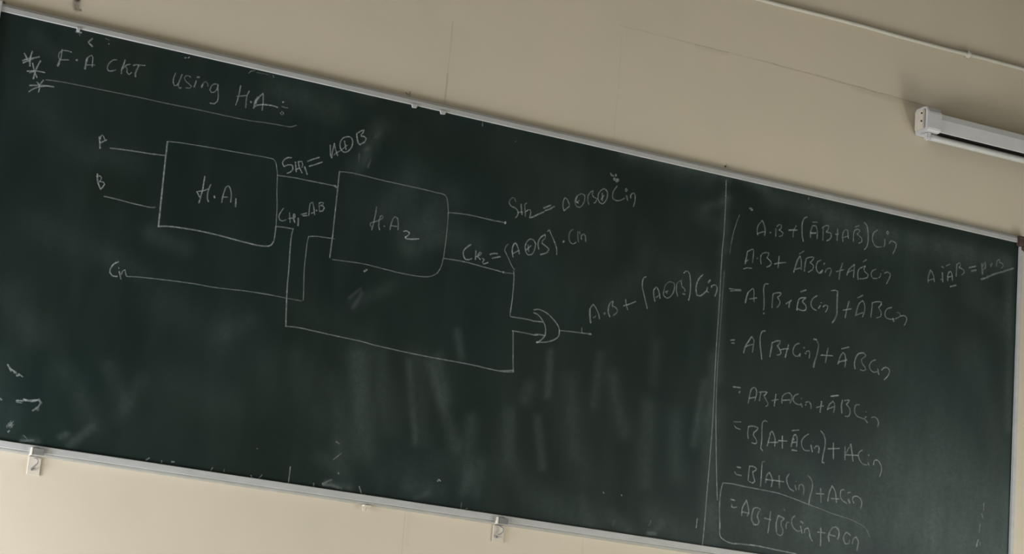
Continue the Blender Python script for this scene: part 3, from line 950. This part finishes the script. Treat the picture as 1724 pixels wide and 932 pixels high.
  '- 5 47 5675 1323 5745 1350',
  '~ 5 47 5811 1299 5803 1336 5815 1384 5835 1408 5870 1418',
  '~ 3 39 5870 1418 5889 1402 5855 1370 5862 1351',
  '~ 4 39 5862 1346 5887 1324 5894 1310 5871 1299 5850 1303',
  '~ 4 39 5968 1387 5939 1374 5920 1340 5933 1311 5955 1302 5991 1313',
  '- 5 43 5987 1331 5998 1292',
  '- 3 39 6005 1364 6007 1361',
  '~ 5 43 6017 1325 6037 1347 6064 1349 6081 1331 6070 1298 6042 1266',
 ]),
 ('chalk_lettering', 'fifth chalk row of the equations, AB + ACin and more', [
  '- 6 45 4899 1034 4954 1037',
  '- 5 45 4945 1002 4952 1013',
  '~ 4 42 5017 946 5025 1002 5036 1043 5058 1055 5074 1035 5073 1005 5064 971',
  '- 5 38 5021 979 5065 993',
  '- 4 42 5106 1032 5099 975',
  '~ 5 38 5094 1030 5122 1038 5154 1040 5141 1023 5130 1014',
  '~ 3 38 5130 1014 5149 987 5164 969 5162 954 5146 946',
  '- 5 42 5219 1038 5211 959',
  '- 4 38 5189 991 5237 1006',
  '~ 4 42 5267 985 5267 1026 5288 1051 5317 1063',
  '~ 4 38 5317 1063 5338 1047 5337 1017 5327 995',
  '- 5 38 5271 1006 5326 1017',
  '~ 5 46 5386 1065 5361 1053 5348 1028',
  '~ 4 38 5348 1028 5361 1005 5391 997 5408 1000',
  '- 4 42 5410 1008 5421 985',
  '- 4 38 5411 1041 5414 1039',
  '- 4 46 5445 1006 5450 1003',
  '~ 4 42 5445 1019 5470 1029 5486 1015 5489 985',
  '- 5 46 5566 1046 5559 972',
  '- 5 38 5528 999 5582 1019',
  '- 6 46 5633 1090 5693 1105',
  '~ 4 42 5613 996 5626 1033 5653 1060',
  '~ 4 39 5653 1060 5666 1045 5667 1014 5661 987',
  '- 4 39 5613 1001 5662 1025',
  '- 5 46 5725 1079 5719 1038 5726 993',
  '~ 5 39 5741 1078 5779 1088 5771 1071 5757 1056',
  '~ 4 39 5757 1056 5783 1033 5789 1003 5777 980 5753 977',
  '~ 4 39 5858 1070 5831 1063 5821 1034 5829 1004 5854 988 5896 982',
  '- 3 43 5911 1032 5914 1030',
  '~ 4 47 5916 1000 5902 985 5927 961',
  '~ 4 39 5955 998 5984 1008 6006 991 6014 967 6006 945',
 ]),
 ('chalk_lettering', 'sixth chalk row of the equations, B( A + A bar Cin ) + ACin', [
  '- 3 38 4921 812 4973 819',
  '~ 5 38 4928 787 4938 776 4972 770',
  '~ 5 41 5034 720 5027 756 5031 798',
  '~ 5 42 5031 798 5063 806 5101 799 5091 782 5072 767',
  '~ 5 38 5072 767 5070 747 5092 726 5099 705 5088 696 5060 699',
  '~ 3 38 5166 849 5149 856 5131 841',
  '~ 4 38 5131 841 5130 796 5133 747',
  '~ 5 45 5133 747 5133 707 5130 672 5145 660',
  '~ 5 45 5177 694 5188 745 5196 786 5207 795',
  '~ 5 42 5207 795 5226 766 5234 732 5232 700',
  '- 5 38 5181 718 5257 731',
  '- 5 46 5284 777 5290 696',
  '- 6 42 5257 741 5322 748',
  '- 5 38 5355 821 5407 833',
  '~ 5 46 5355 716 5362 757 5371 793 5383 800',
  '~ 5 42 5383 800 5396 777 5396 722',
  '- 4 76 5368 765 5373 768',
  '- 5 42 5360 745 5394 752',
  '- 6 46 5362 696 5398 697',
  '~ 5 38 5483 819 5450 795 5431 762 5437 728 5461 708 5496 712',
  '- 5 46 5504 750 5516 707',
  '- 3 42 5515 776 5518 774',
  '- 5 46 5530 737 5534 730',
  '~ 5 50 5537 746 5560 751 5567 737 5563 707',
  '~ 4 42 5572 852 5593 836 5610 799',
  '~ 5 46 5610 799 5610 754 5599 697 5595 657',
  '- 6 46 5593 651 5611 649',
  '- 5 46 5673 789 5679 685',
  '- 5 42 5631 744 5721 760',
  '- 4 46 5763 778 5768 691',
  '- 3 39 5773 736 5807 802',
  '- 5 42 5807 802 5830 692',
  '- 5 42 5767 725 5868 736',
  '~ 4 39 5898 776 5872 756 5870 731 5884 703 5909 684 5939 684',
  '- 5 42 5945 701 5954 683',
  '- 6 50 5947 752 5950 750',
  '~ 5 43 5989 690 5994 719 6017 727 6039 710 6053 682',
  '~ 5 39 6053 682 6051 651 6041 622',
 ]),
 ('chalk_lettering', 'seventh chalk row of the equations, just above the boxed answer', [
  '- 6 45 4964 529 4992 528',
  '~ 5 37 4950 496 4959 482 5001 479',
  '~ 4 41 5056 548 5053 503 5051 454',
  '~ 5 41 5056 548 5084 549 5110 538 5100 525 5081 515',
  '~ 5 41 5081 515 5089 484 5101 456 5086 444 5060 450',
  '~ 3 38 5166 594 5147 588 5146 561',
  '- 5 41 5146 561 5146 477 5145 429',
  '~ 4 45 5181 458 5186 508 5205 528',
  '~ 5 41 5205 528 5227 494 5229 470 5225 440',
  '- 6 42 5180 480 5251 483 5314 484',
  '- 4 45 5277 518 5285 441',
  '~ 5 38 5353 542 5335 509 5343 476 5365 445 5395 435',
  '- 4 45 5401 472 5411 446',
  '- 3 38 5405 502 5407 499',
  '~ 4 42 5431 451 5432 479 5452 487 5468 464 5466 422',
  '~ 3 42 5490 551 5519 531 5533 493',
  '~ 5 42 5533 493 5527 453 5515 406 5512 369',
  '- 4 42 5594 482 5602 391',
  '- 5 42 5562 443 5623 448',
  '~ 5 46 5653 406 5660 459 5680 509',
  '~ 5 46 5680 509 5706 475 5719 407',
  '- 5 38 5677 427 5738 432',
  '~ 5 38 5772 497 5749 489 5745 456 5761 428 5798 412',
  '- 4 42 5802 481 5823 488',
  '- 5 57 5808 440 5822 418',
  '~ 5 38 5853 422 5840 439 5848 463 5877 469 5905 453 5914 424 5905 396',
 ]),
 ('chalk_lettering', 'last chalk row, AB + BCin + ACin inside a drawn box', [
  '- 6 41 4934 319 4963 316',
  '~ 4 37 4945 288 4942 275',
  '- 6 41 4942 273 4960 269 4980 277',
  '~ 5 45 5020 228 5022 277 5049 329',
  '~ 5 41 5049 329 5065 282 5071 254 5062 230',
  '- 5 41 5021 251 5069 249',
  '~ 5 41 5103 283 5094 243 5095 209 5109 191',
  '~ 4 38 5103 283 5122 293 5156 285 5141 264',
  '~ 5 41 5141 264 5135 234 5149 206 5141 186 5107 184',
  '- 4 41 5231 281 5220 143',
  '- 5 38 5188 234 5237 230',
  '~ 5 45 5289 264 5276 214 5283 159',
  '~ 5 45 5289 264 5315 258 5335 251 5314 233',
  '~ 4 41 5314 233 5313 204 5329 177 5325 147 5309 138 5285 149',
  '~ 4 41 5374 232 5354 229 5350 209 5353 190',
  '~ 2 38 5328 311 5338 300',
  '~ 4 42 5413 280 5392 259 5391 229 5407 202 5434 184 5457 189',
  '~ 5 45 5456 250 5477 241',
  '- 5 42 5458 219 5472 176',
  '~ 5 42 5489 181 5493 206 5513 216',
  '~ 5 42 5513 216 5526 193 5534 160 5553 136',
  '- 5 46 5611 229 5616 113',
  '- 5 38 5589 199 5647 200',
  '~ 5 53 5679 150 5671 183 5678 209',
  '~ 4 42 5678 209 5700 241 5725 249',
  '~ 5 46 5725 249 5747 233 5751 199 5741 173',
  '- 5 38 5676 194 5723 190',
  '~ 5 42 5839 210 5809 226 5790 204 5788 174 5804 151',
  '- 5 42 5804 151 5831 157 5832 180',
  '~ 4 42 5857 158 5861 188 5881 206',
  '~ 5 42 5881 206 5900 184 5899 149 5893 121',
 ]),
 ('chalk_box', 'chalk box drawn around the last row, open and faint at its right end', [
  '~ 4 38 4869 413 4935 418 5020 413 5111 411 5202 409',
  '~ 4 34 5202 409 5282 405 5363 393 5439 379 5532 361 5596 351',
  '~ 3 34 5597 351 5673 334 5756 323 5845 310',
  '~ 2 35 5845 310 5905 293 5954 270 5986 220',
  '~ 4 41 4869 413 4858 364 4855 305 4856 242 4862 185 4870 123',
  '~ 5 41 4866 162 4870 89 4891 64 4952 45 5027 49 5125 52',
  '~ 5 41 5091 53 5144 53 5224 49 5303 45 5383 42 5438 40',
 ]),
 ('chalk_lettering', 'small faint chalk note at the right end of the board', [
  '~ 4 48 6358 1983 6356 2025 6372 2073',
  '~ 4 40 6372 2073 6396 2043 6407 1997',
  '- 4 40 6357 1998 6400 2017',
  '- 5 48 6469 2072 6476 2009',
  '- 3 40 6456 2022 6475 2033',
  '- 4 40 6458 2113 6477 2110',
  '- 3 44 6498 2125 6532 2145',
  '~ 5 44 6516 2022 6514 2064 6531 2094 6548 2076 6553 2034',
  '- 5 40 6515 2048 6549 2063',
  '- 5 48 6537 1987 6586 2007',
  '~ 4 40 6585 2155 6584 2115 6583 2066',
  '~ 4 40 6579 2146 6610 2170 6614 2147 6602 2134',
  '~ 4 40 6602 2134 6644 2123 6648 2105 6627 2085',
  '- 5 48 6687 2147 6741 2168',
  '- 4 61 6704 2126 6745 2142',
  '- 3 61 6790 2196 6800 2122',
  '~ 3 49 6798 2176 6819 2212 6820 2169 6802 2155',
  '~ 3 49 6861 2204 6868 2189 6876 2217',
  '- 2 49 6914 2230 6913 2197',
  '~ 3 49 6914 2235 6939 2256 6937 2231 6960 2230 6973 2214 6955 2194',
  '- 5 61 6789 2085 6817 2096',
  '- 4 57 6817 2096 6892 2139 6975 2175 7057 2212',
 ]),
 ('chalk_scribble', 'small chalk arrow mark under the frame at the top left', [
  '- 6 44 539 2360 518 2334',
  '- 6 51 518 2334 545 2314',
  '- 5 34 635 2353 639 2349',
  '- 6 58 440 2379 471 2382',
  '- 2 34 613 2379 635 2375',
  '- 2 34 461 2370 466 2360',
 ]),
 ('chalk_scribble', 'pair of chalk specks at the top edge above the word using', [
  '- 4 45 1088 2369 1097 2374',
  '- 5 35 1108 2374 1118 2382',
 ]),
 ('chalk_scribble', 'thin curved chalk mark at the top edge above H.A', [
  '~ 4 28 1482 2364 1494 2379 1520 2391',
  '- 2 28 1530 2381 1609 2383',
  '- 4 28 1632 2388 1639 2374',
 ]),
 ('chalk_dot', 'chalk dot under the right block', [
  '- 6 53 2331 1317 2349 1332',
 ]),
 ('chalk_dot', 'chalk dot above the first row of equations', [
  '~ 4 46 4936 2219 4952 2226',
  '- 6 77 4953 2218 4959 2212',
 ]),
 ('chalk_line', 'thin slanting chalk scratch between the divider and the equations', [
  '- 3 31 4867 2162 4848 2112',
  '- 3 34 4848 2107 4830 2037',
  '- 4 34 4830 2037 4817 1958',
  '- 2 31 4816 1952 4812 1891',
 ]),
 ('chalk_scribble', 'ragged chalk streak low at the left end, the upper one', [
  '- 5 39 320 421 337 401 353 391 373 381',
  '- 5 65 377 368 390 376',
  '- 5 33 388 379 411 366',
  '- 4 32 318 422 327 408',
  '- 5 49 340 397 361 390',
  '- 3 42 360 379 371 390',
  '- 4 32 329 403 343 385',
 ]),
 ('chalk_scribble', 'ragged chalk streak low at the left end, the lower one', [
  '- 6 42 393 232 432 235',
  '- 7 46 437 243 461 241 508 252',
  '~ 4 49 511 256 526 243 519 218 489 189',
  '- 6 49 304 229 314 222',
  '- 4 32 394 224 425 223',
  '- 5 39 430 246 447 237',
  '- 4 33 474 236 500 245',
  '- 2 81 505 207 521 200',
  '- 2 49 516 260 534 239',
 ]),
 ('chalk_smear', 'feathery chalk patch near the bottom left corner of the board', [
  '- 3 32 360 84 378 109',
  '- 3 29 379 76 399 100',
  '- 2 49 362 76 373 92',
  '- 3 26 379 118 392 78',
  '- 3 97 373 96 389 92',
  '- 4 32 372 81 394 117',
  '- 4 42 372 54 381 61',
 ]),
 ('chalk_smear', 'chalk smudge resting on the bottom frame at the left end', [
  '- 3 81 442 11 471 19',
  '- 3 65 476 22 518 28',
  '- 3 32 458 49 481 33',
 ]),
 ('chalk_scribble', 'small chalk ticks on the bottom edge at the left', [
  '- 5 40 1156 13 1175 29',
  '- 3 33 1248 25 1247 7',
  '- 6 43 1304 25 1320 29',
  '- 3 39 372 53 380 63',
 ]),
 ('chalk_scribble', 'chalk ticks on the bottom edge, one shaped like a shallow cup', [
  '- 4 30 1546 29 1534 4',
  '- 3 30 1616 28 1614 12',
  '- 5 37 1776 17 1786 2',
  '~ 5 30 1788 1 1817 1 1843 29',
  '- 3 34 1793 175 1799 174',
 ]),
 ('chalk_line', 'short upright chalk stroke rising from the bottom frame', [
  '~ 5 31 2006 100 2006 48 2005 4',
 ]),
 ('chalk_scribble', 'chalk ticks and dusty smudge on the bottom edge near the small clip', [
  '- 4 34 2158 26 2160 2',
  '- 5 41 2439 47 2452 19',
  '- 5 31 2452 19 2462 2 2481 6',
  '- 3 51 2210 29 2266 63',
  '- 3 31 2262 178 2309 224',
  '- 3 41 2267 286 2290 275',
  '- 3 52 2300 107 2306 104',
  '- 2 86 2215 26 2270 30 2331 18',
 ]),
 ('chalk_dot', 'chalk speck low in the middle of the board', [
  '- 6 46 2928 147 2937 159',
  '- 6 39 2937 159 2948 151',
 ]),
 ('chalk_scribble', 'chalk ticks along the bottom edge above the right hanging clip', [
  '- 3 28 3095 43 3094 5',
  '- 4 35 3114 4 3137 14',
  '- 3 28 3212 9 3217 2',
  '- 3 28 3230 3 3243 13',
 ]),
 ('chalk_dot', 'pair of chalk specks low in front of the dividing line', [
  '- 4 36 4030 239 4038 230',
  '- 6 36 4158 239 4161 232',
 ]),
 ('chalk_line', 'short chalk dash beside the bottom of the dividing line', [
  '- 5 37 4701 167 4699 106',
 ]),
 ('chalk_smear', 'soft chalk smudges on the bottom edge before the dividing line', [
  '- 2 55 4378 108 4363 75',
  '- 2 110 4358 29 4419 33',
  '- 1 109 4120 77 4118 46',
 ]),
 ('chalk_line', 'broken upright chalk streak at the bottom right corner of the board', [
  '- 3 40 6879 565 6879 510',
  '- 3 47 6868 492 6873 464',
  '- 3 39 6855 422 6850 357',
  '- 5 59 6842 314 6832 268',
  '- 3 39 6857 300 6862 275',
 ]),
 ('chalk_smear', 'faint chalk smears above the right block', [
  '- 1 89 2306 2141 2344 2181',
  '- 2 53 2224 2024 2225 1980',
  '- 2 53 2300 2004 2286 1949',
  '- 1 107 2250 2049 2281 2071',
  '- 1 105 2335 1192 2282 1082',
  '- 1 87 2325 1213 2252 1138',
 ]),
 ('chalk_scribble', 'chalk ticks under the top edge in the middle of the board', [
  '- 3 33 3004 2391 3006 2365',
  '- 3 37 3067 2396 3072 2392',
  '- 3 40 3236 2317 3239 2315',
  '- 4 39 5384 2385 5381 2369',
 ]),
]

def clusters(strokes, gap):
    """groups of strokes that touch or nearly touch"""
    P = [resample(s_[3], s_[0] == '~', .004) for s_ in strokes]
    g = list(range(len(strokes)))
    for i in range(len(P)):
        for j in range(i):
            if g[i] != g[j] and (np.linalg.norm(P[i][:, None] - P[j][None], axis=2).min() - .5 * (strokes[i][2] + strokes[j][2])) < gap:
                a, b = g[i], g[j]; g = [b if q == a else q for q in g]
    return [[strokes[i] for i in range(len(P)) if g[i] == q] for q in sorted(set(g))]
PIECE = {'chalk_lettering': 'chalk_letter'}
for name, label, rows in CHALK:
    st = []
    for r_ in rows:
        a = r_.split(); v = [int(q) / 2000 for q in a[3:]]
        st.append((a[0], int(a[1]), int(a[2]) / 10000, [(v[i], v[i + 1]) for i in range(0, len(v), 2)]))
    gain = .063 if name != 'chalk_smear' else .045
    cl = clusters(st, .004)
    if len(cl) == 1:
        tag(ribbons(name, st, M_CHALK, BR, gain=gain), label)
    else:
        e_ = empty(name, (0, 0, 0)); e_.parent = BR; tag(e_, label)
        for c_ in cl:
            ribbons(PIECE.get(name, 'chalk_stroke'), c_, M_CHALK, e_, gain=gain)

# ------------------------------------------------------------------ brackets below the board
def bracket(x, label, big=True, hook=1):
    y0 = WY
    R_ = empty('wall_bracket', (x, WY, BZ - .075))
    tag(R_, label, 'bracket')
    z = .075
    if big:
        # bent steel tab over the face of the lower rail
        box('rail_tab', (-.015, .017, -.0300, -.0240, z - .025, z - .0075), M_STEEL, R_, bev=.001)
        box('tab_flange', (-.019, -.015, -.0300, -.0005, z - .027, z - .0065), M_PLATE, R_, bev=.0008)
        box('back_plate', (-.018, .018, -.004, 0, z - .078, z - .028), M_PLATE, R_, bev=.001)
        bm = bmesh.new()
        if hook == 1:
            pts = [(-.005, -.006, z - .033), (.003, -.010, z - .034), (.007, -.012, z - .040), (.006, -.012, z - .046), (.000, -.012, z - .054), (-.007, -.010, z - .061), (-.011, -.009, z - .062)]
        else:
            pts = [(-.012, -.006, z - .029), (.000, -.012, z - .031), (.010, -.014, z - .036), (.011, -.012, z - .046), (.004, -.010, z - .054), (-.004, -.009, z - .056)]
        tube(bm, pts, .0017, 8)
        bm_obj('hook', bm, M_STEEL, R_, smooth=True)
        bm = bmesh.new()
        bmesh.ops.create_cone(bm, segments=12, radius1=.0045, radius2=.0035, depth=.004, cap_ends=True,
                              matrix=Matrix.Translation((-.006, -.006, z - .063)) @ Matrix.Rotation(math.pi / 2, 4, 'X'))
        bm_obj('screw', bm, M_STEEL, R_)
    else:
        box('rail_tab', (-.008, .016, -.020, -.0005, z - .0315, z - .0270), M_PLATE, R_, bev=.0012)
        bm = bmesh.new()
        tube(bm, [(-.007, -.008, z - .034), (-.006, -.010, z - .044), (.002, -.010, z - .045), (.003, -.008, z - .034)], .0014, 8)
        bm_obj('hook', bm, M_PLATE, R_, smooth=True)
    return R_
bracket(1.4085, 'steel bracket hooked under the board at the far left, with curled hook', True, 1)
bracket(2.8170, 'steel bracket hooked under the board nearest its middle, with bent hook', True, 2)
bracket(2.3830, 'tiny cream clip below the bottom rail, between the two steel brackets', False)

# ------------------------------------------------------------------ conduit high on the wall
CZ = BZ + 1.8365
CP = empty('conduit_pipe', (2.894, WY, CZ - .0045))
tag(CP, 'thin cream conduit pipe running level across the wall above the tube light', 'pipe')
bm = bmesh.new()
npt = 26
tube(bm, [(-1.6 + 4.4 * k / npt, -.0075, .0018 * math.sin(k * 1.7)) for k in range(npt + 1)], .0068, 14)
bm_obj('pipe_run', bm, M_PIPE, CP, smooth=True)
bm = bmesh.new()
prof = [(-.0005, -.016), (-.002, -.0160), (-.0022, -.010), (-.009, -.0095), (-.0168, -.005), (-.0185, .000), (-.0168, .007), (-.009, .0115), (-.0005, .0120)]
add_profile(bm, prof, 4.4517 - 2.9 - .007, 4.4517 - 2.9 + .007, 'x')
bmesh.ops.rotate(bm, verts=bm.verts, cent=(4.4517 - 2.9, 0, 0), matrix=Matrix.Rotation(math.radians(20), 3, 'Y'))
bm_obj('saddle_clip', bm, M_PIPE, CP)

# ------------------------------------------------------------------ unlit tube light
TL = empty('tube_light', (4.232, WY, BZ + 1.4955))
tag(TL, 'white batten tube light, unlit, mounted on the wall right of the board', 'light')
LEN = 1.24
box('mounting_channel', (.03, LEN - .03, -.030, 0, .002, .070), M_BLACK, TL, bev=.002)
box('slot_shade', (.050, LEN - .050, -.066, -.020, .0035, .0056), M_BLACK, TL)
bm = bmesh.new()
add_profile(bm, [(-.020, .078), (-.052, .0795), (-.070, .070), (-.074, .050), (-.070, .0085), (-.062, .0055), (-.020, .0055)], .058, LEN - .058, 'x')
bm_obj('housing', bm, M_WHITE, TL)
for s in (0, 1):
    bm = bmesh.new()
    prof = [(-.001, .0925), (-.045, .0935), (-.066, .088), (-.078, .068), (-.077, .010), (-.070, .003), (-.001, .001)]
    a, b = (0.010, .066) if s == 0 else (LEN - .066, LEN - .010)
    add_profile(bm, prof, a, b, 'x')
    bmesh.ops.bevel(bm, geom=[e for e in bm.edges], offset=.0025, segments=2, affect='EDGES')
    ec = bm_obj('end_cap', bm, M_WHITE, TL)
    if s == 0:
        # mouldings and pin holes on the outer face of the cap
        bm = bmesh.new(); add_box(bm, .0015, .0105, -.060, -.008, .012, .082, bev=.003)
        bm_obj('cap_cover', bm, M_PLATE, ec)
        for zz, yy in ((.066, -.050), (.038, -.050)):
            bm = bmesh.new()
            bmesh.ops.create_cone(bm, segments=12, radius1=.0032, radius2=.0032, depth=.003, cap_ends=True,
                                  matrix=Matrix.Translation((.0008, yy, zz)) @ Matrix.Rotation(math.pi / 2, 4, 'Y'))
            bm_obj('pin_hole', bm, M_BLACK, ec)
bm = bmesh.new()
n = 40
tube(bm, [(.028 + (LEN - .056) * k / n, -.048, -.0105) for k in range(n + 1)], .0115, 18)
bm_obj('tube', bm, M_TUBE, TL, smooth=True)
for s in (0, 1):
    a, b = (.022, .038) if s == 0 else (LEN - .038, LEN - .022)
    bm = bmesh.new(); add_box(bm, a, b, -.0605, -.036, -.0222, .004, bev=.004)
    bm_obj('lamp_holder', bm, M_WHITE, TL)
